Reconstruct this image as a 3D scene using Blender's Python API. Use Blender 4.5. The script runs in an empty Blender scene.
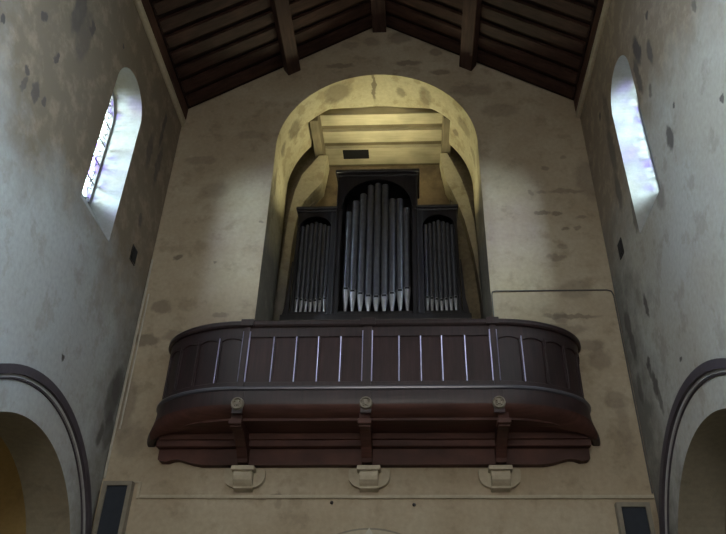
import bpy, bmesh, math, random
from mathutils import Vector, Matrix
random.seed(7)
PI = math.pi
COL = bpy.context.scene.collection
sc = bpy.context.scene

# ------------------------------------------------------------------ materials
def new_mat(name):
    m = bpy.data.materials.new(name); m.use_nodes = True
    nt = m.node_tree
    b = nt.nodes['Principled BSDF']
    return m, nt, b

def N(nt, t, **kw):
    n = nt.nodes.new(t)
    for k, v in kw.items(): setattr(n, k, v)
    return n

def noise(nt, co, scale, detail=4, rough=.55):
    n = N(nt, 'ShaderNodeTexNoise'); n.inputs['Scale'].default_value = scale
    n.inputs['Detail'].default_value = detail; n.inputs['Roughness'].default_value = rough
    nt.links.new(co, n.inputs['Vector']); return n

def ramp(nt, fac, stops):
    r = N(nt, 'ShaderNodeValToRGB'); e = r.color_ramp.elements
    e[0].position, e[0].color = stops[0][0], (*stops[0][1], 1)
    e[1].position, e[1].color = stops[-1][0], (*stops[-1][1], 1)
    for p, c in stops[1:-1]:
        k = e.new(p); k.color = (*c, 1)
    nt.links.new(fac, r.inputs['Fac']); return r

def g(v): return (v, v, v)

def mix(nt, a, b, fac, mode='MIX'):
    m = N(nt, 'ShaderNodeMix'); m.data_type = 'RGBA'; m.blend_type = mode
    for i, v in ((6, a), (7, b)):
        if isinstance(v, tuple): m.inputs[i].default_value = (*v, 1)
        else: nt.links.new(v, m.inputs[i])
    if isinstance(fac, (int, float)): m.inputs[0].default_value = fac
    else: nt.links.new(fac, m.inputs[0])
    return m.outputs[2]

def vmath(nt, op, a, b):
    n = N(nt, 'ShaderNodeVectorMath'); n.operation = op
    for i, v in ((0, a), (1, b)):
        if isinstance(v, tuple): n.inputs[i].default_value = v
        else: nt.links.new(v, n.inputs[i])
    return n

def fmath(nt, op, a, b=None, c=None):
    n = N(nt, 'ShaderNodeMath'); n.operation = op
    for i, v in ((0, a), (1, b), (2, c)):
        if v is None: continue
        if isinstance(v, (int, float)): n.inputs[i].default_value = v
        else: nt.links.new(v, n.inputs[i])
    return n.outputs[0]

def plaster(name, base, warm, stain, spots=(), high=None, blot=(.56, .70), blot_amt=.6, spot_col=(.13, .10, .075), damp=None):
    """old lime plaster: mottled ground, worn blotches, single stains (x,y,z, rx,ry,rz, strength)"""
    m, nt, b = new_mat(name)
    geo = N(nt, 'ShaderNodeNewGeometry'); co = geo.outputs['Position']
    n1 = noise(nt, co, .55, 5, .6); n2 = noise(nt, co, 2.3, 6, .65); n3 = noise(nt, co, 14, 4, .6)
    c = mix(nt, base, warm, ramp(nt, n1.outputs['Fac'], [(.38, g(0)), (.62, g(1))]).outputs[0])
    f = ramp(nt, n2.outputs['Fac'], [(blot[0], g(0)), (blot[1], g(1))]).outputs[0]
    c = mix(nt, c, stain, fmath(nt, 'MULTIPLY', f, blot_amt))
    f3 = ramp(nt, n3.outputs['Fac'], [(.3, g(.88)), (.7, g(1.06))]).outputs[0]
    c = mix(nt, c, f3, 1.0, 'MULTIPLY')
    if damp:      # damp old plaster along the corner: (y0, y1, colour, amount)
        y0, y1, dc, amt = damp
        sx = N(nt, 'ShaderNodeSeparateXYZ'); nt.links.new(co, sx.inputs[0])
        nn = noise(nt, co, 1.5, 6, .7)
        yy = fmath(nt, 'ADD', sx.outputs['Y'], fmath(nt, 'MULTIPLY', fmath(nt, 'SUBTRACT', nn.outputs['Fac'], .5), 3.6))
        mr = N(nt, 'ShaderNodeMapRange'); mr.inputs['From Min'].default_value = y0; mr.inputs['From Max'].default_value = y1
        mr.inputs['To Max'].default_value = amt; nt.links.new(yy, mr.inputs['Value'])
        c = mix(nt, c, dc, mr.outputs[0])
    if high:      # browner upwards on side walls; in recess, painted shade on lower jambs: (z0, z1, colour, amount)
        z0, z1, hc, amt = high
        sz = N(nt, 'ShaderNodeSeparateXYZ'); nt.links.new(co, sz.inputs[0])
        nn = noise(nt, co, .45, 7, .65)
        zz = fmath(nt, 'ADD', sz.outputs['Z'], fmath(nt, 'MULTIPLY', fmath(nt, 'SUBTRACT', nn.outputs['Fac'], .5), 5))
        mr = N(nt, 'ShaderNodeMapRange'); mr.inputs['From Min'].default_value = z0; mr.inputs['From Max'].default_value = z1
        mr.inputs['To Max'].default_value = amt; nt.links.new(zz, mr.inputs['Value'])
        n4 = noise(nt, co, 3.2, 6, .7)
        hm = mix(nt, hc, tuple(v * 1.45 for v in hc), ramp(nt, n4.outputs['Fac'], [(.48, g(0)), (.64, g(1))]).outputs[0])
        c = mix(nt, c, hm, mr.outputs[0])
    # distorted position for stains
    nd = noise(nt, co, 5, 4, .6)
    off = vmath(nt, 'SUBTRACT', nd.outputs['Color'], (.5, .5, .5))
    off2 = vmath(nt, 'MULTIPLY', off.outputs[0], (.22, .22, .22))
    dco = vmath(nt, 'ADD', co, off2.outputs[0]).outputs[0]
    for (x, y, z, rx, ry, rz, s) in spots:
        d = vmath(nt, 'SUBTRACT', dco, (x, y, z))
        d = vmath(nt, 'DIVIDE', d.outputs[0], (rx, ry, rz))
        ln = N(nt, 'ShaderNodeVectorMath'); ln.operation = 'LENGTH'; nt.links.new(d.outputs[0], ln.inputs[0])
        mr = N(nt, 'ShaderNodeMapRange'); mr.interpolation_type = 'SMOOTHSTEP'
        mr.inputs['From Min'].default_value = 1.15; mr.inputs['From Max'].default_value = .65
        mr.inputs['To Min'].default_value = 0; mr.inputs['To Max'].default_value = s
        nt.links.new(ln.outputs['Value'], mr.inputs['Value'])
        c = mix(nt, c, spot_col, mr.outputs[0])
    nt.links.new(c, b.inputs['Base Color'])
    b.inputs['Roughness'].default_value = .92
    bp = N(nt, 'ShaderNodeBump'); bp.inputs['Strength'].default_value = .25; bp.inputs['Distance'].default_value = .02
    nt.links.new(n2.outputs['Fac'], bp.inputs['Height']); nt.links.new(bp.outputs[0], b.inputs['Normal'])
    return m

def wood(name, c1, c2, rough=.5, scale=(1, 1, 1), spec=.4, coat=0):
    m, nt, b = new_mat(name)
    tc = N(nt, 'ShaderNodeNewGeometry')
    mp = vmath(nt, 'MULTIPLY', tc.outputs['Position'], scale)
    n1 = noise(nt, mp.outputs[0], 3, 6, .6); n2 = noise(nt, tc.outputs['Position'], 1.2, 3, .5)
    c = ramp(nt, n1.outputs['Fac'], [(.35, c1), (.68, c2)]).outputs[0]
    c = mix(nt, c, ramp(nt, n2.outputs['Fac'], [(.35, g(.7)), (.65, g(1.15))]).outputs[0], 1.0, 'MULTIPLY')
    nt.links.new(c, b.inputs['Base Color'])
    b.inputs['Roughness'].default_value = rough
    b.inputs['Specular IOR Level'].default_value = spec
    b.inputs['Coat Weight'].default_value = coat; b.inputs['Coat Roughness'].default_value = .25
    bp = N(nt, 'ShaderNodeBump'); bp.inputs['Strength'].default_value = .15; bp.inputs['Distance'].default_value = .01
    nt.links.new(n1.outputs['Fac'], bp.inputs['Height']); nt.links.new(bp.outputs[0], b.inputs['Normal'])
    return m

def plain(name, c, rough=.6, metal=0., spec=.5, var=.12):
    m, nt, b = new_mat(name)
    tc = N(nt, 'ShaderNodeNewGeometry')
    n1 = noise(nt, tc.outputs['Position'], 9, 4, .6)
    cc = mix(nt, c, ramp(nt, n1.outputs['Fac'], [(.3, g(1 - var)), (.7, g(1 + var))]).outputs[0], 1.0, 'MULTIPLY')
    nt.links.new(cc, b.inputs['Base Color'])
    b.inputs['Roughness'].default_value = rough; b.inputs['Metallic'].default_value = metal
    b.inputs['Specular IOR Level'].default_value = spec
    return m

def stained_glass(name):
    m, nt, b = new_mat(name)
    nt.nodes.remove(b)
    out = nt.nodes['Material Output']
    geo = N(nt, 'ShaderNodeNewGeometry')
    mp = vmath(nt, 'MULTIPLY', geo.outputs['Position'], (1, 1, 1))
    v = N(nt, 'ShaderNodeTexVoronoi'); v.feature = 'DISTANCE_TO_EDGE'; v.inputs['Scale'].default_value = 9
    nt.links.new(mp.outputs[0], v.inputs['Vector'])
    v2 = N(nt, 'ShaderNodeTexVoronoi'); v2.inputs['Scale'].default_value = 9
    nt.links.new(mp.outputs[0], v2.inputs['Vector'])
    sp = N(nt, 'ShaderNodeSeparateColor'); nt.links.new(v2.outputs['Color'], sp.inputs[0])
    col = ramp(nt, sp.outputs[0], [(0, (.95, 1, .98)), (.70, (.9, .97, .95)), (.74, (.55, .4, 1)), (.86, (.8, .75, 1)), (.9, (1, .98, .85))]).outputs[0]
    # violet border along both sides of the light
    sx = N(nt, 'ShaderNodeSeparateXYZ'); nt.links.new(geo.outputs['Position'], sx.inputs[0])
    ym = fmath(nt, 'PINGPONG', fmath(nt, 'ADD', sx.outputs['Y'], 2.24), 2.3)
    bd = N(nt, 'ShaderNodeMapRange'); bd.inputs['From Min'].default_value = .50; bd.inputs['From Max'].default_value = .53
    nt.links.new(ym, bd.inputs['Value'])
    col = mix(nt, col, (.6, .42, 1), bd.outputs[0])
    lead = ramp(nt, v.outputs['Distance'], [(.02, g(.06)), (.07, g(1))]).outputs[0]
    col = mix(nt, col, lead, 1.0, 'MULTIPLY')
    t = N(nt, 'ShaderNodeBsdfTransparent'); nt.links.new(col, t.inputs['Color'])
    gl = N(nt, 'ShaderNodeBsdfGlossy'); gl.inputs['Roughness'].default_value = .1
    mx = N(nt, 'ShaderNodeMixShader'); mx.inputs[0].default_value = .04
    nt.links.new(t.outputs[0], mx.inputs[1]); nt.links.new(gl.outputs[0], mx.inputs[2])
    nt.links.new(mx.outputs[0], out.inputs['Surface'])
    return m

# stains on the end wall (x, z, rx, rz, strength)
end_spots = [(-3.54, 8.67, 0.1, 0.07, 0.8), (-3.64, 7.65, 0.19, 0.15, 0.55), (-3.78, 7.03, 0.24, 0.12, 0.65), (-3.32, 7.1, 0.22, 0.12, 0.5), (-2.62, 7.49, 0.13, 0.08, 0.5), (-2.11, 9.42, 0.05, 0.04, 0.6), (-2.85, 8.56, 0.03, 0.03, 0.6), (2.97, 9.53, 0.16, 0.06, 0.65), (3.25, 9.5, 0.13, 0.06, 0.65), (3.69, 9.42, 0.11, 0.05, 0.5), (3.37, 9.16, 0.08, 0.05, 0.6), (3.58, 9.18, 0.08, 0.05, 0.5), (2.84, 9.99, 0.07, 0.07, 0.5), (3.02, 10.01, 0.1, 0.05, 0.4), (3.48, 10.02, 0.35, 0.06, 0.5), (3.12, 8.57, 0.16, 0.09, 0.5), (3.25, 8.78, 0.1, 0.08, 0.4), (3.16, 10.58, 0.08, 0.06, 0.5), (3.53, 10.85, 0.07, 0.06, 0.4), (3.21, 7.4, 0.5, 0.05, 0.6), (3.01, 7.15, 0.5, 0.1, 0.45), (3.45, 6.87, 0.25, 0.12, 0.45), (3.57, 6.61, 0.2, 0.2, 0.4), (3.04, 7.37, 0.12, 0.14, 0.5), (-0.85, 13.53, 0.35, 0.09, 0.55), (0.44, 14.38, 0.28, 0.2, 0.55), (-0.18, 14.27, 0.2, 0.15, 0.4), (0.6, 13.57, 0.3, 0.1, 0.6), (1.28, 13.27, 0.22, 0.1, 0.6), (1.21, 13.89, 0.14, 0.12, 0.5), (-0.66, 14.19, 0.2, 0.12, 0.3), (1.91, 12.71, 0.5, 0.2, 0.4), (2.44, 12.12, 0.4, 0.2, 0.35), (-3.08, 10.19, 0.3, 0.2, 0.3), (-3.48, 10.94, 0.35, 0.12, 0.35), (-2.57, 11.58, 0.3, 0.12, 0.3), (-3.91, 5.9, 0.2, 0.5, 0.5), (-4.23, 11.22, 0.15, 0.6, 0.45), (3.96, 10.27, 0.3, 0.5, 0.4), (3.35, 7.9, 0.3, 0.2, 0.35), (-1.34, 4.5, 0.2, 0.03, 0.6), (-1.36, 4.44, 0.05, 0.15, 0.35), (-3.71, 5.33, 0.25, 0.3, 0.35), (3.69, 5.94, 0.2, 0.15, 0.4), (3.76, 5.46, 0.12, 0.5, 0.3)]
M = {}
M['end'] = plaster('lime_plaster_end_wall', (.43, .365, .265), (.35, .28, .19), (.18, .135, .085),
                   [(x, 0, z, rx, 9, rz, s) for x, z, rx, rz, s in end_spots], blot=(.53, .64), blot_amt=.38)
side_spots_l = [(-4.21, 10.03, 0.12, 0.35, 0.6), (-4.81, 9.14, 0.05, 0.06, 0.7), (-4.33, 8.94, 0.04, 0.09, 0.7), (-4.75, 8.25, 0.05, 0.05, 0.7), (-4.71, 8.05, 0.05, 0.1, 0.5), (-4.46, 8.18, 0.07, 0.12, 0.6), (-4.25, 8.22, 0.04, 0.05, 0.6), (-3.83, 10.15, 0.06, 0.1, 0.6), (-5.44, 8.33, 0.04, 0.05, 0.8), (-2.1, 5.71, 0.035, 0.03, 0.8), (-2.88, 10.86, 0.03, 0.04, 0.7), (-0.78, 11.01, 0.06, 0.35, 0.6), (-0.64, 10.28, 0.08, 0.4, 0.5), (-0.83, 8.89, 0.08, 0.1, 0.5), (-3.93, 9.88, 0.15, 0.4, 0.35), (-0.3, 5.86, 0.18, 0.35, 0.5), (-0.2, 5.42, 0.13, 0.25, 0.5), (-0.21, 6.14, 0.15, 0.25, 0.5), (-0.43, 5.26, 0.08, 0.15, 0.6), (-1.1, 10.23, 0.1, 0.3, 0.5)]
side_spots_r = [(-3.19, 10.13, 0.1, 0.22, 0.75), (-3.56, 9.66, 0.07, 0.2, 0.6), (-3.77, 10.17, 0.04, 0.06, 0.7), (-3.0, 9.8, 0.08, 0.3, 0.6), (-4.93, 8.86, 0.05, 0.08, 0.5), (-3.43, 8.15, 0.08, 0.16, 0.7), (-3.79, 8.39, 0.03, 0.04, 0.7), (-3.25, 9.23, 0.05, 0.08, 0.5), (-4.84, 7.41, 0.03, 0.04, 0.7), (-1.09, 10.82, 0.05, 0.06, 0.6), (-1.3, 6.86, 0.06, 0.16, 0.7), (-2.7, 7.79, 0.12, 0.2, 0.35), (-0.35, 7.04, 0.12, 0.22, 0.65), (-1.19, 9.08, 0.1, 0.3, 0.5), (-1.66, 8.22, 0.1, 0.25, 0.5), (-0.88, 6.14, 0.05, 0.05, 0.7), (-0.88, 6.0, 0.05, 0.1, 0.6), (-0.97, 5.76, 0.07, 0.16, 0.7), (-1.05, 5.53, 0.06, 0.2, 0.6), (-2.06, 5.61, 0.035, 0.03, 0.7), (-0.39, 6.67, 0.08, 0.18, 0.6), (-1.31, 9.84, 0.12, 0.4, 0.5), (-1.44, 10.64, 0.1, 0.3, 0.4), (-0.3, 5.97, 0.1, 0.2, 0.5)]
M['left'] = plaster('lime_plaster_left_wall', (.385, .40, .41), (.37, .365, .35), (.25, .22, .17),
                    [(0, y, z, 99, ry * 1.35, rz * 1.35, min(1, s * 1.25)) for y, z, ry, rz, s in side_spots_l], blot=(.54, .62), blot_amt=.35, damp=(-1.2, .3, (.15, .135, .105), .8), high=(6.8, 8.6, (.175, .138, .098), 1.0), spot_col=(.07, .06, .055))
M['right'] = plaster('lime_plaster_right_wall', (.40, .395, .37), (.37, .345, .295), (.23, .20, .15),
                     [(0, y, z, 99, ry * 1.35, rz * 1.35, min(1, s * 1.25)) for y, z, ry, rz, s in side_spots_r], blot=(.54, .62), blot_amt=.4, damp=(-1.5, -.1, (.125, .12, .105), .9), high=(7.9, 9.4, (.22, .172, .12), .95), spot_col=(.07, .06, .055))
rec_spots = [(-.9, .3, 13.0, .35, .3, .3, .55), (-.13, .3, 13.2, .05, .5, .2, .7), (.45, .45, 13.15, .12, .15, .2, .5), (.95, .4, 12.95, .16, .25, .2, .5),
             (-1.75, .5, 12.1, .15, .25, .35, .6), (-1.9, .5, 11.6, .15, .2, .2, .6), (-1.85, .9, 11.5, .1, .1, .15, .6), (1.75, .45, 12.1, .2, .15, .35, .45),
             (1.6, .9, 12.35, .1, .1, .12, .6), (1.9, .7, 11.5, .2, .12, .3, .45), (-1.98, .3, 10.6, .2, .12, .35, .5)]
M['recess'] = plaster('yellowed_plaster_recess', (.50, .45, .29), (.44, .38, .23), (.26, .20, .11), rec_spots, blot_amt=.5, blot=(.52, .6), spot_col=(.10, .075, .05), high=(9.9, 8.9, (.15, .14, .13), .85))  # lower jambs darkened in the colour to stand in for shade
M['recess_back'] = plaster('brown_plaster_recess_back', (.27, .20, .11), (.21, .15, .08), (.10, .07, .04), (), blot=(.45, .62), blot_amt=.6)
M['stone'] = plaster('painted_stone', (.44, .385, .285), (.40, .345, .25), (.28, .23, .16), (), blot_amt=.4)
M['ring_pale'] = plaster('pale_arch_plaster', (.40, .405, .41), (.36, .35, .34), (.24, .2, .18), (), blot_amt=.3)
M['reveal'] = plaster('window_reveal_plaster', (.29, .295, .29), (.27, .26, .24), (.2, .18, .15), (), blot_amt=.3)
M['ring_dark'] = plain('dark_arch_paint', (.055, .045, .055), .6)
M['aisle'] = plaster('ochre_aisle_plaster', (.38, .29, .13), (.32, .24, .11), (.2, .15, .08), ())
M['aisle_r'] = plaster('brown_aisle_plaster', (.27, .23, .17), (.23, .19, .14), (.15, .12, .09), ())
M['soffit'] = plaster('arch_soffit_plaster', (.25, .225, .165), (.22, .19, .135), (.14, .115, .09), ())
M['floor'] = plaster('stone_floor', (.28, .25, .21), (.22, .2, .17), (.15, .13, .11), ())
M['roof'] = wood('dark_roof_boards', (.014, .007, .0055), (.032, .016, .012), .7, (.6, 6, .6), .2)
M['rafter'] = wood('brown_roof_timber', (.026, .012, .009), (.056, .026, .019), .6, (1, 4, 1), .25)
M['beam'] = wood('brown_purlin_timber', (.040, .021, .017), (.078, .042, .033), .6, (5, .5, 5), .25)
M['plate'] = wood('reddish_wall_plate', (.05, .024, .018), (.10, .05, .036), .6, (5, .5, 5), .25)
M['bal'] = wood('dark_mahogany_parapet', (.017, .009, .010), (.036, .017, .018), .46, (6, 6, .6), .5)
M['balpanel'] = wood('dark_mahogany_panel', (.022, .009, .009), (.040, .017, .017), .45, (8, 8, .6), .4)
M['under'] = wood('red_brown_boarding', (.048, .018, .013), (.088, .036, .027), .6, (.7, 8, 1), .3)
M['bead'] = plain('varnished_bead', (.42, .40, .58), .28, .5, 1.0, .05)  # pale violet base colour puts the bright glints into the beads
M['mould'] = plain('varnished_moulding', (.075, .075, .095), .32, .2, .9, .05)
M['medal'] = plain('worn_gilt_disc', (.19, .165, .125), .55, .2)
M['case'] = wood('black_organ_case', (.010, .009, .010), (.024, .020, .022), .42, (5, 5, .6), .5)
M['pipe'] = plain('tarnished_pipe_metal', (.125, .125, .14), .38, .75, .5, .18)
M['foot'] = plain('bright_pipe_foot_metal', (.36, .36, .37), .38, .6, .5, .12)
M['void'] = plain('black_void', (.006, .006, .007), .9)
M['cream_board'] = wood('cream_painted_boards', (.47, .41, .26), (.56, .49, .32), .7, (.6, 5, 5), .2)
M['gap_board'] = wood('dull_painted_boards', (.17, .135, .08), (.22, .18, .11), .8, (.6, 5, 5), .2)  # groove shade between the beams is put into this darker colour
M['side_beam'] = wood('dull_painted_beam', (.20, .165, .105), (.28, .235, .15), .8, (5, .6, 5), .2)
M['cable'] = plain('grey_cable_sleeve', (.075, .07, .065), .5)
M['conduit'] = plain('cream_conduit', (.42, .39, .32), .5)
M['panel_dark'] = plain('dark_blue_cloth', (.016, .021, .030), .8)
M['panel_frame'] = plaster('drab_painted_frame', (.26, .23, .18), (.22, .195, .15), (.16, .14, .11), ())
M['door'] = wood('brown_door_wood', (.08, .045, .025), (.13, .08, .045), .6, (5, 5, .6), .3)
M['metal'] = plain('dark_iron', (.04, .035, .035), .5, .6)
M['glass'] = stained_glass('stained_window_glass')

# ------------------------------------------------------------------ mesh helpers
def obj(name, bm, mat, parent=None, smooth=False, loc=None):
    me = bpy.data.meshes.new(name)
    bmesh.ops.recalc_face_normals(bm, faces=bm.faces)
    bm.to_mesh(me); bm.free()
    mats = mat if isinstance(mat, (list, tuple)) else [mat]
    for k in mats: me.materials.append(k)
    if smooth:
        for p in me.polygons: p.use_smooth = True
        me.set_sharp_from_angle(angle=math.radians(35))
    o = bpy.data.objects.new(name, me); COL.objects.link(o)
    if parent: o.parent = parent
    if loc: o.location = loc
    return o

def empty(name, label, cat, loc=(0, 0, 0), group=None):
    o = bpy.data.objects.new(name, None); COL.objects.link(o)
    o.location = loc; o.empty_display_size = .2
    o['label'] = label; o['category'] = cat
    if group: o['group'] = group
    return o

def tag(o, label, cat=None, group=None, kind=None):
    o['label'] = label
    if cat: o['category'] = cat
    if group: o['group'] = group
    if kind: o['kind'] = kind
    return o

def struct(name, bm, mat, parent=None, smooth=False, label=None):
    o = obj(name, bm, mat, parent, smooth)
    if not parent: o['kind'] = 'structure'
    if label: o['label'] = label
    return o

def box(bm, x0, x1, y0, y1, z0, z1, bev=0.):
    vs = [bm.verts.new(p) for p in ((x0, y0, z0), (x1, y0, z0), (x1, y1, z0), (x0, y1, z0), (x0, y0, z1), (x1, y0, z1), (x1, y1, z1), (x0, y1, z1))]
    fs = [bm.faces.new([vs[i] for i in f]) for f in ((0, 3, 2, 1), (4, 5, 6, 7), (0, 1, 5, 4), (1, 2, 6, 5), (2, 3, 7, 6), (3, 0, 4, 7))]
    if bev:
        es = list({e for f in fs for e in f.edges})
        bmesh.ops.bevel(bm, geom=es, offset=bev, segments=2, affect='EDGES', profile=.5)
    return bm

def BX(*a, **k): return box(bmesh.new(), *a, **k)

def prism(bm, pts, fn0, fn1):
    """closed outline pts (2D) mapped by fn0 and fn1 to the two end faces"""
    a = [bm.verts.new(fn0(p)) for p in pts]; b = [bm.verts.new(fn1(p)) for p in pts]
    n = len(pts)
    bm.faces.new(a); bm.faces.new(list(reversed(b)))
    for i in range(n):
        bm.faces.new((a[i], b[i], b[(i + 1) % n], a[(i + 1) % n]))
    return bm

def prism_y(bm, pts, y0, y1): return prism(bm, pts, lambda p: (p[0], y0, p[1]), lambda p: (p[0], y1, p[1]))
def prism_x(bm, pts, x0, x1): return prism(bm, pts, lambda p: (x0, p[0], p[1]), lambda p: (x1, p[0], p[1]))

def plate(bm, outer, holes, mA, mB, hole_mat=None):
    """slab with holes; outer = 2D loop, holes = list of (front_loop, back_loop, material index of reveal)"""
    def face_side(loops, mp):
        vl, es = [], []
        for lp in loops:
            vs = [bm.verts.new(mp(p)) for p in lp]; vl.append(vs)
            for i in range(len(vs)): es.append(bm.edges.new((vs[i], vs[(i + 1) % len(vs)])))
        bmesh.ops.triangle_fill(bm, edges=es, use_beauty=True)
        return vl
    A = face_side([outer] + [h[0] for h in holes], mA)
    B = face_side([outer] + [h[1] for h in holes], mB)
    for k, (a, b) in enumerate(zip(A, B)):
        n = len(a)
        for i in range(n):
            f = bm.faces.new((a[i], a[(i + 1) % n], b[(i + 1) % n], b[i]))
            if k and holes[k - 1][2]: f.material_index = holes[k - 1][2]
    return bm

def arc(cx, cz, r, a0, a1, n):
    return [(cx + r * math.cos(math.radians(a0 + (a1 - a0) * i / n)), cz + r * math.sin(math.radians(a0 + (a1 - a0) * i / n))) for i in range(n + 1)]

def ring(bm, c, cz, r0, r1, mp0, mp1, a0=0, a1=180, n=56, clamp=None, legs=None):
    """arched band between radii, optional straight legs down to z=legs"""
    o = arc(c, cz, r1, a0, a1, n); i = arc(c, cz, r0, a0, a1, n)
    if legs is not None:
        o = [(o[0][0], legs)] + o + [(o[-1][0], legs)]; i = [(i[0][0], legs)] + i + [(i[-1][0], legs)]
    if clamp is not None:
        o = [(min(p[0], clamp), p[1]) for p in o]; i = [(min(p[0], clamp), p[1]) for p in i]
    V = [[bm.verts.new(f(p)) for p in q] for q in (o, i) for f in (mp0, mp1)]   # o0,o1,i0,i1
    o0, o1, i0, i1 = V
    for k in range(len(o) - 1):
        bm.faces.new((o0[k], o0[k + 1], i0[k + 1], i0[k])); bm.faces.new((o1[k + 1], o1[k], i1[k], i1[k + 1]))
        bm.faces.new((o0[k + 1], o0[k], o1[k], o1[k + 1])); bm.faces.new((i0[k], i0[k + 1], i1[k + 1], i1[k]))
    bm.faces.new((o0[0], i0[0], i1[0], o1[0])); bm.faces.new((o0[-1], o1[-1], i1[-1], i0[-1]))
    return bm

def lathe(bm, prof, x, y, n=20):
    rings = []
    for r, z in prof:
        rings.append([bm.verts.new((x + r * math.cos(2 * PI * k / n), y + r * math.sin(2 * PI * k / n), z)) for k in range(n)])
    for a, b in zip(rings, rings[1:]):
        for k in range(n): bm.faces.new((a[k], a[(k + 1) % n], b[(k + 1) % n], b[k]))
    bm.faces.new(rings[0]); bm.faces.new(rings[-1])
    return bm

def tube(bm, pts, r, n=8):
    pts = [Vector(p) for p in pts]; rings = []
    for i, p in enumerate(pts):
        d = (pts[min(i + 1, len(pts) - 1)] - pts[max(i - 1, 0)]).normalized()
        u = d.cross(Vector((0, 1, 0)));  u = u if u.length > .1 else d.cross(Vector((1, 0, 0)))
        u.normalize(); v = d.cross(u)
        rings.append([bm.verts.new(p + u * r * math.cos(2 * PI * k / n) + v * r * math.sin(2 * PI * k / n)) for k in range(n)])
    for a, b in zip(rings, rings[1:]):
        for k in range(n): bm.faces.new((a[k], a[(k + 1) % n], b[(k + 1) % n], b[k]))
    bm.faces.new(rings[0]); bm.faces.new(list(reversed(rings[-1])))
    return bm

# ------------------------------------------------------------------ the shell
SKY = 8.0; WEST = 520; SIDE = 250; BEAM = 3900; FLOOD = 2.3
Y_BACK = -17.0; EAVE = 12.30; SL = .6375; RIDGE = EAVE + 4 * SL
AX, AZ, AR = -.04, 11.25, 1.98
arch_loop = [(AX + AR, 5.75)] + arc(AX, AZ, AR, 0, 180, 64) + [(AX - AR, 5.75)]
door_loop = [(-.03 + 1.2, .02)] + arc(-.03, 2.72, 1.2, 0, 180, 40) + [(-.03 - 1.2, .02)]
bm = bmesh.new()
gable = [(-4.6, 0), (4.6, 0), (4.6, EAVE - .6 * SL), (4.0, EAVE), (0, RIDGE), (-4.0, EAVE), (-4.6, EAVE - .6 * SL)]
plate(bm, gable, [(arch_loop, arch_loop, 1), (door_loop, door_loop, 0)], lambda p: (p[0], 0, p[1]), lambda p: (p[0], .67, p[1]))
wall_front = struct('wall_front', bm, [M['end'], M['recess']], label='tan plastered end wall with tall round arch holding the organ')
# deeper reveal behind the outer arch: the crown is cut away between the ceiling beams
ang = math.degrees(math.acos(1.53 / AR))
r_arc = arc(AX, AZ, AR, 0, ang, 20); l_arc = arc(AX, AZ, AR, 180 - ang, 180, 20)
loop2 = [(AX + AR, 5.75)] + r_arc + [(r_arc[-1][0], 13.25), (l_arc[0][0], 13.25)] + l_arc + [(AX - AR, 5.75)]
bm = bmesh.new()
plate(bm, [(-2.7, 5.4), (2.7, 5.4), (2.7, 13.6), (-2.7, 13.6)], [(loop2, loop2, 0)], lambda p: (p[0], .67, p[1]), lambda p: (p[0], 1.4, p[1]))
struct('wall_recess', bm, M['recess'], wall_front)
# chamber behind
bm = bmesh.new(); box(bm, -2.7, -2.15, 1.4, 3.0, 5.4, 13.6); struct('wall_left_recess', bm, M['recess'], wall_front)
bm = bmesh.new(); box(bm, 2.17, 2.7, 1.4, 3.0, 5.4, 13.6); struct('wall_right_recess', bm, M['recess'], wall_front)
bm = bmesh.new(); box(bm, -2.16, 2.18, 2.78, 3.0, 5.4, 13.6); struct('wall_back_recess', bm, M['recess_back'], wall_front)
struct('floor_recess', BX(-1.99, 1.92, .0, 2.78, 5.45, 5.745), M['stone'], wall_front)
# plaster ribs inside the chamber, curving towards the organ
for s, inn, outx in ((1, [(1.33, 12.75), (1.44, 11.95), (1.56, 11.65), (1.66, 11.35), (1.79, 10.9), (1.87, 10.45), (1.94, 10.0), (1.98, 9.6), (2.02, 9.0), (2.03, 5.75)],
                      [(2.165, 5.75), (2.165, 9.0), (2.06, 10.0), (1.99, 10.9), (1.90, 11.5), (1.78, 12.0), (1.63, 12.4), (1.50, 12.75)]),
                     (-1, [(-1.27, 12.75), (-1.36, 11.95), (-1.55, 11.7), (-1.71, 11.45), (-1.81, 11.15), (-1.87, 10.8), (-1.9, 10.3), (-1.92, 9.6), (-1.94, 9.0), (-1.95, 5.75)],
                      [(-2.145, 5.75), (-2.145, 9.0), (-2.07, 10.3), (-2.04, 11.1), (-1.95, 11.75), (-1.82, 12.2), (-1.62, 12.5), (-1.47, 12.75)])):
    bm = bmesh.new(); prism_y(bm, [(p[0] * .975, p[1] - .22 if p[1] > 6 else p[1]) for p in inn + outx], 1.72, 2.2)
    struct('arch_rib', bm, M['recess'], wall_front)
    struct('rib_infill', BX(*sorted((s * 1.5, s * 2.16)), 2.06, 2.14, 5.75, 13.3), M['side_beam'], wall_front)
# recess ceiling with boards and beams
struct('ceiling_recess_upper', BX(-2.45, 2.45, 1.41, 2.78, 13.46, 13.6), M['gap_board'], wall_front)
bm = bmesh.new()       # crown of the reveal runs a little deeper than its shoulders
xs = [-1.1 + 2.2 * i / 24 for i in range(25)]
low = lambda x: AZ + math.sqrt(AR * AR - (x - AX) ** 2)
dep = lambda x: .671 + .29 * (1 - (x / 1.1) ** 2)
g0 = [[bm.verts.new(p) for p in ((x, .66, low(x)), (x, dep(x), low(x)), (x, dep(x), 13.5), (x, .66, 13.5))] for x in xs]
for a, b in zip(g0, g0[1:]):
    for j in range(4): bm.faces.new((a[j], a[(j + 1) % 4], b[(j + 1) % 4], b[j]))
bm.faces.new(g0[0]); bm.faces.new(list(reversed(g0[-1])))
struct('crown', bm, M['recess'], wall_front)
struct('ceiling_recess_front', BX(-1.6, 1.6, .67, .97, 13.32, 13.5), M['gap_board'], wall_front)
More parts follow.
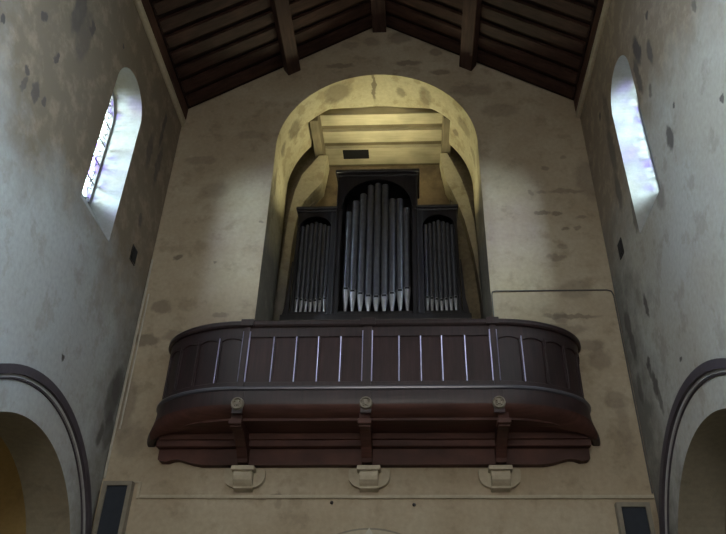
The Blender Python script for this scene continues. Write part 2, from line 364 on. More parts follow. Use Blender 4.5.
cr = struct('ceiling_recess', BX(-1.6, 1.6, .945, 2.78, 13.10, 13.45), M['gap_board'], wall_front)
for y0, y1, in ((.94, 1.27), (1.47, 1.84), (2.04, 2.60)):
    if y1 < 2:
        struct('cross_beam', BX(-1.36, 1.36, y0, y1, 13.0, 13.26, bev=.012), M['cream_board'], wall_front)
    else:
        bm = bmesh.new()       # last board has a dark hatch opening
        hole = [(-.95, 2.08), (-.34, 2.08), (-.34, 2.42), (-.95, 2.42)]
        plate(bm, [(-1.36, y0), (1.36, y0), (1.36, y1), (-1.36, y1)], [(hole, hole, 0)], lambda p: (p[0], p[1], 13.0), lambda p: (p[0], p[1], 13.25))
        struct('cross_beam', bm, M['cream_board'], wall_front)
        struct('hatch', BX(-.98, -.31, 2.06, 2.46, 13.02, 13.11), M['void'], wall_front)
for x0, x1 in ((-1.54, -1.35), (1.35, 1.54)):
    struct('side_beam', BX(x0, x1, .69, 2.77, 12.6, 13.25, bev=.015), M['side_beam'], wall_front)

# side walls with round-headed windows (sloping sills) and arcade arches
WY = [-2.24, -6.84, -11.44]; AYC = [-2.3, -7.3, -12.3]
def side_wall(s):
    holes = []
    for wy in WY:
        top = arc(wy, 10.26, .56, 0, 180, 28)
        fr = [(wy + .56, 7.84)] + top + [(wy - .56, 7.84)]
        bk = [(wy + .56, 8.74)] + top + [(wy - .56, 8.74)]
        holes.append((fr, bk, 1))
    for ay in AYC:
        lp = [(ay + 1.97, .02)] + arc(ay, 2.77, 1.97, 0, 180, 56) + [(ay - 1.97, .02)]
        holes.append((lp, lp, 2))
    bm = bmesh.new()
    plate(bm, [(0, 0), (0, EAVE), (Y_BACK, EAVE), (Y_BACK, 0)], holes, lambda p: (s * 4, p[0], p[1]), lambda p: (s * 4.6, p[0], p[1]))
    return bm
wl = struct('wall_left', side_wall(-1), [M['left'], M['reveal'], M['soffit']], label='grey plastered wall on the left with round-headed stained window')
wr = struct('wall_right', side_wall(1), [M['right'], M['reveal'], M['soffit']], label='grey plastered wall on the right, stained brown near the corner')
struct('wall_back', BX(-4.6, 4.6, Y_BACK - .4, Y_BACK, 0, RIDGE), M['end'])
struct('floor', BX(-8, 8, Y_BACK - .4, .67, -.2, 0), M['floor'])
for s, nm, mt in ((-1, 'left', M['aisle']), (1, 'right', M['aisle_r'])):
    xa, xb = sorted((s * 7.6, s * 7.8))
    struct('wall_%s_aisle' % nm, BX(xa, xb, Y_BACK, .67, 0, 6.0), mt)
    xa, xb = sorted((s * 4.6, s * 7.8))
    struct('wall_front_aisle', BX(xa, xb, .0, .3, 0, 6.0), mt)
    struct('wall_back_aisle', BX(xa, xb, Y_BACK - .3, Y_BACK, 0, 6.0), mt)
    struct('ceiling_aisle', BX(xa, xb, Y_BACK, .3, 5.6, 5.8), mt)

k = 0; w = 0
for s in (-1, 1):
    for wy in WY:
        w += 1
        pts = [(wy + .56, 8.6)] + arc(wy, 10.26, .56, 0, 180, 28) + [(wy - .56, 8.6)]
        bm = bmesh.new(); prism_x(bm, pts, s * 4.49, s * 4.51)
        o = struct('window_%d' % w, bm, M['glass'], label=('left' if s < 0 else 'right') + ' round-headed window of white and violet leaded glass')
        bm = bmesh.new()
        ring(bm, wy, 10.26, .515, .555, lambda p: (s * 4.47, p[0], p[1]), lambda p: (s * 4.53, p[0], p[1]), legs=8.6)
        obj('window_frame', bm, M['reveal'], o)
        bm = bmesh.new()
        for zz in (8.95, 9.35, 9.75, 10.15): box(bm, *sorted((s * 4.475, s * 4.488)), wy - .54, wy + .54, zz - .008, zz + .008)
        obj('saddle_bars', bm, M['metal'], o)
    # arch rings
    for ay in AYC:
        k += 1
        f = lambda d: (lambda p: (s * (4 - d), p[0], p[1]))
        o = struct('trim_%d' % k, ring(bmesh.new(), ay, 2.87, 2.30, 2.41, f(-.02), f(.075), clamp=-.004, legs=.01), M['ring_dark'], label='dark moulded band round the side arch')
        struct('arch_fillet', ring(bmesh.new(), ay, 2.87, 2.26, 2.30, f(-.02), f(.035), clamp=-.004, legs=.01), M['ring_pale'], o)
        struct('arch_bead', ring(bmesh.new(), ay, 2.87, 2.238, 2.25, f(-.02), f(.022), clamp=-.004, legs=.01), M['ring_dark'], o)
    k += 1
    # plaster bead below the eaves
    bm = bmesh.new(); box(bm, *sorted((s * 3.925, s * 4.0)), Y_BACK, 0, 11.84, 12.0, bev=.02)
    struct('trim_%d' % k, bm, M['stone'], label='cream plaster bead under the ' + ('left' if s < 0 else 'right') + ' eaves')

# string course on the end wall
k += 1
bm = bmesh.new(); box(bm, -3.40, 3.99, -.035, .0, 4.455, 4.505, bev=.01)
box(bm, -3.40, -3.44, -.02, .0, 4.455, 4.70); box(bm, -3.99, -3.44, -.02, 0, 4.68, 4.705)
struct('trim_%d' % k, bm, M['stone'], label='thin string course across the end wall below the gallery')
k += 1
o = struct('trim_%d' % k, ring(bmesh.new(), -.03, 2.72, 1.2, 1.30, lambda p: (p[0], .0, p[1]), lambda p: (p[0], -.05, p[1]), legs=.01), M['stone'], label='moulded plaster arch over the doorway below the gallery')
struct('outer_bead', ring(bmesh.new(), -.03, 2.72, 1.30, 1.33, lambda p: (p[0], .0, p[1]), lambda p: (p[0], -.025, p[1]), legs=.01), M['panel_frame'], o)
bm = bmesh.new(); prism_y(bm, [(-.10, 3.86), (.04, 3.86), (.01, 3.98), (-.03, 4.04), (-.07, 3.98)], -.09, -.02)
obj('keystone', bm, M['conduit'], o)
bm = bmesh.new()
d = struct('door_1', prism_y(bmesh.new(), door_loop, .30, .36), M['door'], label='round-headed wooden double door under the gallery')
for xx in (-.6, .54):
    for z0, z1 in ((.3, 1.2), (1.35, 2.5)):
        obj('door_panel', BX(xx - .4, xx + .4, .27, .31, z0, z1, bev=.01), M['door'], d)
obj('door_handle', BX(.02, .06, .22, .31, 1.0, 1.2, bev=.008), M['metal'], d)

# ------------------------------------------------------------------ the roof
bm = bmesh.new()
for s in (-1, 1):
    prism_y(bm, [(s * 4.75, EAVE - .75 * SL), (0, RIDGE), (0, RIDGE + .14), (s * 4.75, EAVE - .75 * SL + .14)], Y_BACK - .4, .67)
roof = struct('ceiling', bm, M['roof'], label='dark timber pitched roof over the nave')
th = math.atan(SL)
def slope_box(bm, s, y0, y1, d0, d1, h0, h1):
    """box lying on the roof slope; d = distance down slope from ridge, h = drop below the boards"""
    c, n = math.cos(th), math.sin(th)
    pts = []
    for d, h in ((d0, h0), (d1, h0), (d1, h1), (d0, h1)):
        pts.append((s * (d * c - h * n), RIDGE - d * n - h * c))
    return prism_y(bm, pts, y0, y1)
LEN = 4 / math.cos(th)
for s in (-1, 1):
    for i in range(22):
        y1 = -.10 - i * .375
        bm = slope_box(bmesh.new(), s, y1 - .27, y1, .05, LEN - .1, .002, .07)
        bmesh.ops.bevel(bm, geom=[e for e in bm.edges], offset=.018, segments=2, affect='EDGES')
        obj('rafter', bm, M['rafter'], roof)
    d = 1.97 / math.cos(th)
    bm = slope_box(bmesh.new(), s, Y_BACK, 0, d - .15, d + .15, .09, .31)
    bmesh.ops.bevel(bm, geom=[e for e in bm.edges], offset=.012, segments=1, affect='EDGES')
    obj('purlin', bm, M['beam'], roof)
    bm = BX(*sorted((s * 3.93, s * 4.0)), Y_BACK, 0, 12.03, 12.32, bev=.015)
    obj('wall_plate', bm, M['plate'], roof)
obj('ridge_beam', BX(-.165, .135, Y_BACK, 0, RIDGE - .28, RIDGE - .02, bev=.012), M['beam'], roof)

# ------------------------------------------------------------------ the gallery (balcony)
X0, HS, EA, EB = -.03, 1.87, 1.39, .96
base = []            # (x, y, nx, ny)
NE = 40
for i in range(NE + 1):
    t = PI / 2 * i / NE
    x, y = -HS - EA * math.cos(t), -EB * math.sin(t)
    nx, ny = -math.cos(t) / EA, -math.sin(t) / EB
    l = math.hypot(nx, ny); base.append((X0 + x, y, nx / l, ny / l))
nS = 24
for i in range(1, nS): base.append((X0 - HS + 2 * HS * i / nS, -EB, 0, -1))
for i in range(NE, -1, -1):
    x, y, nx, ny = base[i]; base.append((2 * X0 - x, y, -nx, ny))
S = [0]
for a, b in zip(base, base[1:]): S.append(S[-1] + math.hypot(b[0] - a[0], b[1] - a[1]))
L1 = S[NE]; TOT = S[-1]
def at_s(s):
    s = max(0, min(TOT, s))
    for i in range(len(S) - 1):
        if S[i + 1] >= s - 1e-9:
            f = (s - S[i]) / (S[i + 1] - S[i]); a, b = base[i], base[i + 1]
            v = [a[j] + (b[j] - a[j]) * f for j in range(4)]
            l = math.hypot(v[2], v[3]); return (v[0], v[1], v[2] / l, v[3] / l)
def s_of_x(x): return L1 + (x - (X0 - HS))
def sweep(bm, s0, s1, prof):
    ss = [s0] + [q for q in S if s0 + .004 < q < s1 - .004] + [s1]
    rows = []
    for s in ss:
        x, y, nx, ny = at_s(s)
        rows.append([bm.verts.new((x + nx * o, min(y + ny * o, -.001), z)) for o, z in prof])
    n = len(prof)
    for a, b in zip(rows, rows[1:]):
        for j in range(n): bm.faces.new((a[j], a[(j + 1) % n], b[(j + 1) % n], b[j]))
    bm.faces.new(rows[0]); bm.faces.new(list(reversed(rows[-1])))
    return bm
def rect(o0, o1, z0, z1, b=0):
    if not b: return [(o0, z0), (o1, z0), (o1, z1), (o0, z1)]
    return [(o0, z0 + b), (o0 + b, z0), (o1 - b, z0), (o1, z0 + b), (o1, z1 - b), (o1 - b, z1), (o0 + b, z1), (o0, z1 - b)]

bal = empty('organ_gallery', 'dark wooden bow-ended organ gallery with panelled parapet on the end wall', 'balcony', (X0, 0, 5.3))
class P: pass
def bpart(name, bm, mat, parent=None, smooth=False):
    o = obj(name, bm, mat, None, smooth)
    o.parent = parent or bal
    o.matrix_parent_inverse = Matrix.Translation(bal.location).inverted()
    if parent: o.matrix_parent_inverse = Matrix.Identity(4)
    return o
bpart('handrail', sweep(bmesh.new(), 0, TOT, [(-.07, 6.745), (-.06, 6.735), (.03, 6.735), (.05, 6.76), (.05, 6.81), (.035, 6.83), (-.055, 6.83), (-.07, 6.81)]), M['bal'], smooth=True)
bpart('top_rail', sweep(bmesh.new(), 0, TOT, rect(-.045, 0, 6.57, 6.745, .006)), M['bal'], smooth=True)
bpart('bottom_rail', sweep(bmesh.new(), 0, TOT, rect(-.045, .0, 5.74, 5.85, .006)), M['bal'], smooth=True)
bpart('moulding', sweep(bmesh.new(), 0, TOT, [(0, 5.70), (.035, 5.705), (.055, 5.72), (.06, 5.742), (.05, 5.762), (.02, 5.775), (0, 5.775)]), M['mould'], smooth=True)
def sweep_blend(bm, profA, profB, split):
    rows = []
    for x, y, nx, ny in base:
        w = abs(nx) ** 2.5
        rows.append([bm.verts.new((x + nx * (a[0] * (1 - w) + b[0] * w), min(y + ny * (a[0] * (1 - w) + b[0] * w), -.001), a[1] * (1 - w) + b[1] * w)) for a, b in zip(profA, profB)])
    n = len(profA)
    for k, (a, b) in enumerate(zip(rows, rows[1:])):
        for j in range(n):
            f = bm.faces.new((a[j], a[(j + 1) % n], b[(j + 1) % n], b[j]))
            if j >= split and abs(base[k][2]) < .93: f.material_index = 1
    bm.faces.new(rows[0]); bm.faces.new(list(reversed(rows[-1])))
    return bm
fasA = [(-.045, 5.71), (.03, 5.71), (.034, 5.63), (.033, 5.56), (.024, 5.50), (.002, 5.45), (-.05, 5.40), (-.12, 5.36), (-.22, 5.33), (-.30, 5.32), (-.20, 5.38), (-.045, 5.45)]
fasB = [(-.045, 5.71), (.03, 5.71), (.033, 5.62), (.042, 5.54), (.06, 5.46), (.085, 5.40), (.115, 5.33), (.125, 5.28), (.125, 5.24), (.115, 5.22), (.02, 5.22), (-.045, 5.32)]
bpart('fascia', sweep_blend(bmesh.new(), fasA, fasB, 4), [M['bal'], M['under']], smooth=True)
# soffit boarding under the floor
def plan_slab(off, z0, z1):
    bm = bmesh.new()
    pts = [(x + nx * off, min(y + ny * off, -.002)) for x, y, nx, ny in base]
    return prism(bm, pts, lambda p: (p[0], p[1], z0), lambda p: (p[0], p[1], z1))
bpart('soffit', plan_slab(-.14, 5.318, 5.37), M['under'])
bpart('gallery_floor', plan_slab(-.05, 5.64, 5.70), M['under'])
# ledge along the wall with ogee-cut ends
xl, xr = -3.18, 3.15
bot = 4.905
def wave(x_end, d):      # outline of the lower edge from the end inwards
    return [(x_end, 5.19), (x_end, 4.99), (x_end + d * .03, 4.965), (x_end + d * .14, 4.955), (x_end + d * .22, 4.985), (x_end + d * .30, 4.99), (x_end + d * .40, 4.965), (x_end + d * .52, 4.93), (x_end + d * .66, bot)]
out = wave(xl, 1) + list(reversed(wave(xr, -1)))
bpart('ledge', prism_y(bmesh.new(), out, -.14, -.001), M['under'])
bm = BX(xl - .02, xr + .02, -.26, -.13, 5.14, 5.24, bev=.012); bpart('ledge_moulding', bm, M['under'])
# cove closing the soffit to the ledge
bpart('cove', prism_x(bmesh.new(), [(-.001, 5.31), (-.34, 5.31), (-.30, 5.235), (-.001, 5.235)], xl + .02, xr - .02), M['under'])

# posts and panels
posts = [(-1.872, .085), (-.057, .125), (1.80, .085)]
for x, wd in posts:
    s = s_of_x(x)
    po = bpart('post', sweep(bmesh.new(), s - wd / 2, s + wd / 2, rect(-.06, .035, 5.735, 6.745, .008)), M['bal'])
    for e in (-1, 1):
        se = s + e * (wd / 2 + .006)
        bpart('bead', tube(bmesh.new(), [(at_s(se)[0] + at_s(se)[2] * .010, at_s(se)[1] + at_s(se)[3] * .010, z) for z in (5.85, 6.66)], .011), M['bead'], po, smooth=True)
    bpart('rail_block', sweep(bmesh.new(), s - wd / 2 - .05, s + wd / 2 + .05, rect(-.08, .075, 6.728, 6.845, .008)), M['bal'])
    bpart('disc_block', BX(x - .075, x + .075, -EB - .042, -EB, 5.36, 5.70, bev=.006), M['bal'])
    # carved disc on the fascia
    sx_, sy_, _, _ = at_s(s)
    zc = 5.50
    bm = bmesh.new()
    prof = [(.001, .045), (.028, .045), (.034, .028), (.06, .026), (.068, .05), (.085, .05), (.095, .0)]
    rg = []
    for r, h in prof:
        rg.append([bm.verts.new((x + r * math.cos(2 * PI * q / 24), -EB - .035 - h, zc + r * math.sin(2 * PI * q / 24))) for q in range(24)])
    for a, b in zip(rg, rg[1:]):
        for q in range(24): bm.faces.new((a[q], a[(q + 1) % 24], b[(q + 1) % 24], b[q]))
    bm.faces.new(rg[0])
    for q in range(4):
        a = q * PI / 2 + PI / 4
        ex, ez = x + .045 * math.cos(a), zc + .045 * math.sin(a)
        box(bm, ex - .012, ex + .012, -EB - .035 - .05, -EB - .035, ez - .012, ez + .012)
    bpart('carved_disc', bm, M['medal'], smooth=True)
def panels(s_edges, z0, z1, arched=False, stile=.05, bright=0):
    n = len(s_edges) - 1
    for i in range(n):
        a, b = s_edges[i], s_edges[i + 1]
        bpart('panel', sweep(bmesh.new(), a, b, rect(-.040, -.024, z0 - .01, z1 + .01)), M['bal'] if arched else M['balpanel'], smooth=True)
        if arched:          # shallow arched head board
            bm = bmesh.new(); nn = 10
            top = z1
            for q in range(nn):
                f0, f1 = q / nn, (q + 1) / nn
                s0 = a + stile / 2 + (b - a - stile) * f0; s1 = a + stile / 2 + (b - a - stile) * f1
                zz = top - .045 * (2 * ((f0 + f1) / 2) - 1) ** 2
                sweep(bm, s0, s1, rect(-.024, -.001, zz - .01, top + .01))
            bpart('panel_head', bm, M['bal'])
        if i < n - 1:
            st = bpart('stile', sweep(bmesh.new(), b - stile / 2, b + stile / 2, rect(-.024, -.001, z0 - .01, z1 + .01)), M['bal'], smooth=True)
            q = at_s(b)
            bpart('bead', tube(bmesh.new(), [(q[0] + q[2] * .004, q[1] + q[3] * .004, z) for z in (z0, z1)], .008), M['bal'] if arched and i != bright else M['bead'], st, smooth=True)
p0, p1, p2 = [s_of_x(p[0]) for p in posts]; w0, w1, w2 = [p[1] / 2 for p in posts]
def lin(a, b, n): return [a + (b - a) * i / n for i in range(n + 1)]
panels([s_of_x(x) for x in (-1.83, -1.455, -1.115, -.785, -.452, -.12)], 5.85, 6.57)
panels([s_of_x(x) for x in (.006, .41, .73, 1.04, 1.38, 1.757)], 5.85, 6.57)
panels(lin(0, p0 - w0, 5), 5.85, 6.57, True, .06, 3)
panels(lin(p2 + w2, TOT, 5), 5.85, 6.57, True, .06)

# braces under the gallery
for x in (-1.89, -.075, 1.86):
    pts = [(-.90, 5.40), (-.92, 5.27), (-.90, 5.20), (-.80, 5.19), (-.76, 5.22), (-.70, 5.20), (-.56, 5.15), (-.40, 5.08), (-.27, 4.96), (-.25, 4.906), (-.0, 4.906), (-.0, 5.33)]
    br = bpart('brace', prism_x(bmesh.new(), pts, x - .075, x + .075), M['under'])
    bpart('brace_block', BX(x - .095, x + .095, -.97, -.78, 5.22, 5.30, bev=.015), M['under'], br)

# ------------------------------------------------------------------ stone corbels under the braces
def corbel(x, label):
    r = empty('stone_corbel', label, 'corbel', (x, 0, 4.58), 'stone corbels under the gallery')
    def cp(nm, bm, smooth=False):
        for v in bm.verts: v.co -= Vector((x, 0, 4.62))
        return obj(nm, bm, M['stone'], r, smooth)
    pts = [(x - .30, 4.885), (x - .30, 4.82)] + [(x - .11 - .19 * math.cos(math.radians(a)), 4.80 - .17 * math.sin(math.radians(a))) for a in range(0, 91, 10)] + \
          [(x + .11 + .19 * math.sin(math.radians(a)), 4.80 - .17 * math.cos(math.radians(a))) for a in range(0, 91, 10)] + [(x + .30, 4.82), (x + .30, 4.885), (x + .27, 4.90), (x - .27, 4.90)]
    bm = prism_y(bmesh.new(), pts, -.09, .0)
    cp('back_plate', bm)
    cp('cap', BX(x - .17, x + .17, -.27, -.0, 4.835, 4.903, bev=.012))
    pr = [(0, 4.84), (-.22, 4.84), (-.235, 4.81), (-.235, 4.76), (-.215, 4.71), (-.17, 4.665), (-.13, 4.64), (-.13, 4.61), (0, 4.585)]
    bm = prism_x(bmesh.new(), pr, x - .135, x + .135); bmesh.ops.bevel(bm, geom=[e for e in bm.edges], offset=.006, segments=1, affect='EDGES')
    cp('bracket', bm)
corbel(-1.87, 'pale stone corbel under the left brace of the gallery')
corbel(-.045, 'pale stone corbel under the middle brace of the gallery')
corbel(1.84, 'pale stone corbel under the right brace of the gallery')

# ------------------------------------------------------------------ the organ
OY = 1.0; OX = -.055
org = empty('pipe_organ', 'black cased pipe organ with three fields of grey pipes in the arch', 'pipe organ', (OX, OY, 5.745))
def opart(name, bm, mat, parent=None, smooth=False):
    for v in bm.verts: v.co -= Vector((OX, OY, 5.745))
    return obj(name, bm, mat, parent or org, smooth)
W1, W2 = .80, 1.60       # half widths: centre tower, whole case
def cx_(a): return OX + a
opart('base_case', BX(cx_(-1.66), cx_(1.66), OY - .02, OY + .78, 5.745, 7.88, bev=.01), M['case'])
opart('sill', BX(cx_(-1.74), cx_(1.74), OY - .10, OY + .80, 7.86, 7.99, bev=.02), M['case'])
opart('rail', BX(cx_(-1.62), cx_(1.62), OY - .05, OY + .02, 7.99, 8.07, bev=.01), M['case'])
opart('back_board', BX(cx_(-1.60), cx_(1.60), OY + .72, OY + .78, 7.95, 10.36), M['case'])
opart('back_board', BX(cx_(-.78), cx_(.78), OY + .72, OY + .78, 10.4, 11.35), M['case'])
for s in (-1, 1):
    a, b = sorted((s * 1.58, s * 1.52)); opart('side_panel', BX(cx_(a), cx_(b), OY - .02, OY + .78, 7.95, 10.35, bev=.01), M['case'])
    a, b = sorted((s * .90, s * .69)); opart('tower_stile', BX(cx_(a), cx_(b), OY - .06, OY + .02, 7.99, 10.36, bev=.012), M['case'])
    a, b = sorted((s * .80, s * .70)); opart('tower_side', BX(cx_(a), cx_(b), OY - .03, OY + .78, 10.40, 11.30, bev=.01), M['case'])
    a, b = sorted((s * .815, s * .775)); opart('pilaster', BX(cx_(a), cx_(b), OY - .085, OY - .05, 8.0, 11.2, bev=.01), M['case'])
    # arched head of the side field
    xa, xb = sorted((s * .90, s * 1.53))
    xm, rr = (xa + xb) / 2, (xb - xa) / 2
    pts = [(cx_(xa), 10.35), (cx_(xa), 9.97)] + [(cx_(xm - rr * math.cos(math.radians(q))), 9.97 + .27 * math.sin(math.radians(q))) for q in range(10, 171, 10)] + [(cx_(xb), 9.97), (cx_(xb), 10.35)]
    opart('field_head', prism_y(bmesh.new(), pts, OY - .05, OY - .01), M['case'])
    a, b = sorted((s * .78, s * 1.60))
    bm = BX(cx_(a), cx_(b), OY - .08, OY + .80, 10.34, 10.39, bev=.015); box(bm, cx_(a) - (.02 if s < 0 else 0), cx_(b) + (.02 if s > 0 else 0), OY - .11, OY + .82, 10.39, 10.45, bev=.015)
    opart('side_cornice', bm, M['case'])
    # outer wing boards
    a, b = sorted((s * 1.62, s * 1.72)); pts = [(cx_(s * 1.60), 7.98), (cx_(s * 1.73), 7.98), (cx_(s * 1.66), 8.35), (cx_(s * 1.62), 9.2), (cx_(s * 1.60), 9.2)]
    opart('wing', prism_y(bmesh.new(), pts, OY + .0, OY + .05), M['case'])
pts = [(cx_(-.72), 11.28), (cx_(-.72), 10.45)] + [(cx_(-.69 * math.cos(math.radians(q))), 10.5 + .66 * math.sin(math.radians(q))) for q in range(5, 176, 10)] + [(cx_(.72), 10.45), (cx_(.72), 11.28)]
opart('centre_head', prism_y(bmesh.new(), pts, OY - .05, OY - .01), M['case'])
bm = BX(cx_(-.82), cx_(.82), OY - .08, OY + .80, 11.24, 11.31, bev=.015); box(bm, cx_(-.87), cx_(.87), OY - .12, OY + .82, 11.31, 11.39, bev=.02)
opart('centre_cornice', bm, M['case'])

def pipe(x, y, r, toe, mouth, top):
    bm = bmesh.new()
    lathe(bm, [(r * .98, mouth + .03), (r, mouth + .04), (r, top - .015), (r * 1.03, top - .01), (r * 1.03, top), (r * .86, top), (r * .86, top - .1)], x, y, 20)
    p = opart('pipe', bm, M['pipe'], smooth=True)
    bm = bmesh.new(); lathe(bm, [(.016, toe), (.02, toe + .01), (r, mouth - .04), (r, mouth + .032)], x, y, 20)
    opart('foot', bm, M['foot'], p, smooth=True)
    bm = bmesh.new(); box(bm, x - r * .6, x + r * .6, y - r * 1.04, y - r * .5, mouth - .02, mouth + .02)
    opart('mouth', bm, M['void'], p)
cx = [-.623, -.492, -.344, -.196, -.048, .10, .248, .395, .53]
ct = [10.40, 10.68, 10.86, 11.08, 11.13, 11.10, 10.72, 10.72, 10.48]
cm = [8.60, 8.55, 8.49, 8.44, 8.42, 8.44, 8.49, 8.55, 8.60]
for x, t, m_ in zip(cx, ct, cm): pipe(x, OY + .09, .069, 8.07, m_, t)
for s in (-1, 1):
    for i in range(7):
        x = OX + s * (.955 + i * .088)
        j = abs(i - 3)
        pipe(x, OY + .08, .041, 8.07, 8.36 + .0 * i + .02 * (3 - j) * -1 + .04, 10.17 - .035 * j)

# ------------------------------------------------------------------ small things on the walls
def vent(s, label):
    r = empty('wall_vent', label, 'vent', (s * 4, -.77, 8.2), 'small dark vents in the side walls')
    def q(nm, bm, m): 
        for v in bm.verts: v.co -= Vector((s * 4, -.77, 8.2))
        return obj(nm, bm, m, r)
    a, b = sorted((s * 3.985, s * 4.0)); q('vent_frame', BX(a, b, -.87, -.65, 8.07, 8.36, bev=.003), M['metal'])
    a, b = sorted((s * 3.978, s * 3.986)); q('vent_grille', BX(a, b, -.85, -.67, 8.10, 8.33), M['void'])
vent(-1, 'small dark square vent in the left wall below the window'); vent(1, 'small dark square vent in the right wall below the window')

def wpanel(x0, x1, z1, label, sx):
    r = empty('wall_panel', label, 'wall panel', ((x0 + x1) / 2, 0, 2.6), 'dark panels in the corners of the end wall')
    def q(nm, bm, m):
        for v in bm.verts: v.co -= Vector(((x0 + x1) / 2, 0, 2.6))
        return obj(nm, bm, m, r)
    bm = bmesh.new(); t = .06
    box(bm, x0, x0 + t, -.12, -.001, 2.6, z1); box(bm, x1 - t, x1, -.12, -.001, 2.6, z1)
    box(bm, x0, x1, -.12, -.001, z1, z1 + t); box(bm, x0, x1, -.12, -.001, 2.6 - t, 2.6)
    q('frame', bm, M['panel_frame'])
    q('cloth_front', BX(x0 + t - .002, x1 - t + .002, -.09, -.06, 2.6, z1), M['panel_dark'])
    return r
wpanel(-3.93, -3.50, 4.62, 'tall narrow dark panel in a drab frame beside the left arch', 1)
wpanel(3.42, 3.88, 4.32, 'narrow dark panel in a drab frame beside the right arch', 1)

def cable(name, pts, r, mat, label, cat='cable', mt=None):
    bm = tube(bmesh.new(), pts, r)
    return tag(obj(name, bm, mat, smooth=True), label, cat)
cable('cable', [(1.955, -.018, 6.85), (1.955, -.016, 7.8), (1.97, -.016, 7.87), (2.03, -.016, 7.885), (3.88, -.016, 7.885), (3.95, -.016, 7.86), (3.975, -.016, 7.78), (3.978, -.016, 4.53)], .012, M['cable'],
      'dark thin cable running along the end wall right of the organ and down the corner')
cable('conduit', [(-3.975, -.025, 8.6), (-3.972, -.025, 6.5), (-3.97, -.025, 4.75)], .02, M['conduit'], 'cream conduit down the left corner, nearest the side wall', 'pipe')
cable('conduit', [(-3.91, -.02, 7.9), (-3.905, -.02, 6.5), (-3.90, -.02, 5.60), (-3.905, -.02, 5.5)], .016, M['conduit'], 'short cream conduit in the left corner, further from the side wall', 'pipe')
for x, z, l in ((-.58, 4.40, 'tiny dark iron plug in the wall left of the doorway arch'), (.60, 4.37, 'tiny dark iron plug in the wall right of the doorway arch')):
    bm = lathe(bmesh.new(), [(.018, 0), (.026, .012), (.012, .03)], 0, 0, 10)
    bmesh.ops.rotate(bm, verts=bm.verts, cent=(0, 0, 0), matrix=Matrix.Rotation(PI / 2, 3, 'X'))
    o = obj('wall_plug', bm, M['metal'], loc=(x, 0, z)); tag(o, l, 'wall plug', 'iron plugs above the doorway')

# ------------------------------------------------------------------ light
def area(name, loc, target, sx, sy, power, col, spread=180):
    l = bpy.data.lights.new(name, 'AREA'); l.shape = 'RECTANGLE'; l.size = sx; l.size_y = sy
    l.energy = power; l.color = col; l.spread = math.radians(spread)
    o = bpy.data.objects.new(name, l); COL.objects.link(o); o.location = loc
    d = Vector(target) - Vector(loc); o.rotation_euler = d.to_track_quat('-Z', 'Y').to_euler(); return o
for s in (-1, 1):
    for i, wy in enumerate(WY):
        if i: area('window_daylight', (s * 4.70, wy, 9.75), (s * 3.7, wy + .1, 9.75 - 1.1), 1.12, 2.5, SIDE, (.84, .93, 1.0), 135)  # fill lamps added outside the unseen rear windows to lift the ambient light
        o = area('window_portal', (s * 4.64, wy, 9.65), (0, wy, 9.65), 1.2, 2.6, 1, (1, 1, 1))
        o.data.cycles.is_portal = True
area('west_daylight', (0, Y_BACK + .3, 5.0), (0, -4, .5), 4.0, 4.5, WEST, (1.0, .95, .88), 150)  # added fill lamp at the closed west end; no window is built
for s in (-1, 1):      # added lamps outside on either side, slanting in to brighten the end wall
    area('bright_sky', (s * 8.3, -7.3, 10.9), (s * 4.3, -2.24, 9.3), 2.4, 1.8, BEAM, (.74, .88, 1.0))
area('organ_floodlight', (-.05, 1.15, 11.47), (-.05, .95, 13.5), 1.0, .35, 13 * FLOOD, (.98, .93, .60), 180)
for s in (-1, 1):
    area('organ_floodlight', (OX + s * .95, .93, 10.62), (s * 2.1, .25, 11.7), .3, .2, 3.0 * FLOOD, (.98, .93, .60), 140)
area('left_aisle_lamp', (-6.2, -3, 5.4), (-6.6, -2.5, 2), .5, .5, 14, (1.0, .8, .5))
area('right_aisle_lamp', (6.2, -3, 5.4), (6.2, -2.5, 2), .5, .5, 12, (1.0, .88, .75))

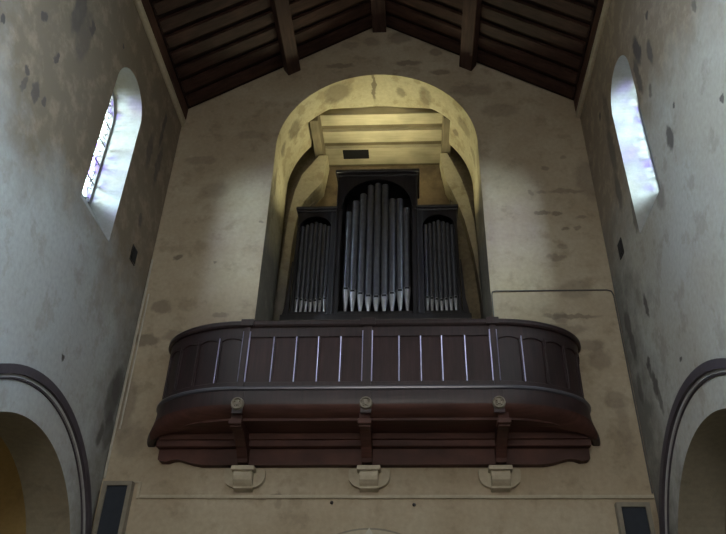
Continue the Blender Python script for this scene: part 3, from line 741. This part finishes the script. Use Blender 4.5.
# overcast sky: brightest overhead, dim ground below the horizon
wd = bpy.data.worlds.new('sky'); sc.world = wd; wd.use_nodes = True
nt = wd.node_tree; bg = nt.nodes['Background']
tc = N(nt, 'ShaderNodeTexCoord'); sx = N(nt, 'ShaderNodeSeparateXYZ'); nt.links.new(tc.outputs['Generated'], sx.inputs[0])
mr = N(nt, 'ShaderNodeMapRange'); mr.inputs['From Min'].default_value = -1; mr.inputs['From Max'].default_value = 1
nt.links.new(sx.outputs['Z'], mr.inputs['Value'])
cr_ = ramp(nt, mr.outputs[0], [(0, (.10, .10, .08)), (.49, (.12, .12, .10)), (.52, (.58, .66, .72)), (.72, (.86, .98, 1.05)), (1, (.9, 1.0, 1.06))])
nt.links.new(cr_.outputs[0], bg.inputs['Color'])
bg.inputs['Strength'].default_value = SKY

# ------------------------------------------------------------------ camera
pitch, yaw, roll = 0.59183, -0.04906, 0.01394
cy_, sy_ = math.cos(yaw), math.sin(yaw); cp, sp = math.cos(pitch), math.sin(pitch)
f = Vector((sy_ * cp, cy_ * cp, sp)); r = Vector((cy_, -sy_, 0)); u = r.cross(f)
c, s = math.cos(roll), math.sin(roll)
rr = c * r + s * u; uu = -s * r + c * u
cam = bpy.data.cameras.new('camera'); co = bpy.data.objects.new('camera', cam); COL.objects.link(co)
co.matrix_world = Matrix(((rr.x, uu.x, -f.x, 0.58329), (rr.y, uu.y, -f.y, -10.61024), (rr.z, uu.z, -f.z, 1.6), (0, 0, 0, 1)))
cam.sensor_width = 36; cam.lens = 725.15724 / 726 * 36
cam.shift_x = (363 - 379.96943) / 726; cam.shift_y = -(267 - 251.11341) / 726
sc.camera = co

sc.view_settings.view_transform = 'Standard'; sc.view_settings.look = 'None'
sc.view_settings.exposure = 0.0; sc.view_settings.gamma = 1.0; sc.view_settings.use_curve_mapping = False
try:
    sc.cycles.use_denoising = True; sc.cycles.max_bounces = 8; sc.cycles.diffuse_bounces = 6; sc.cycles.transparent_max_bounces = 8
    sc.cycles.sample_clamp_indirect = 4
except Exception: pass
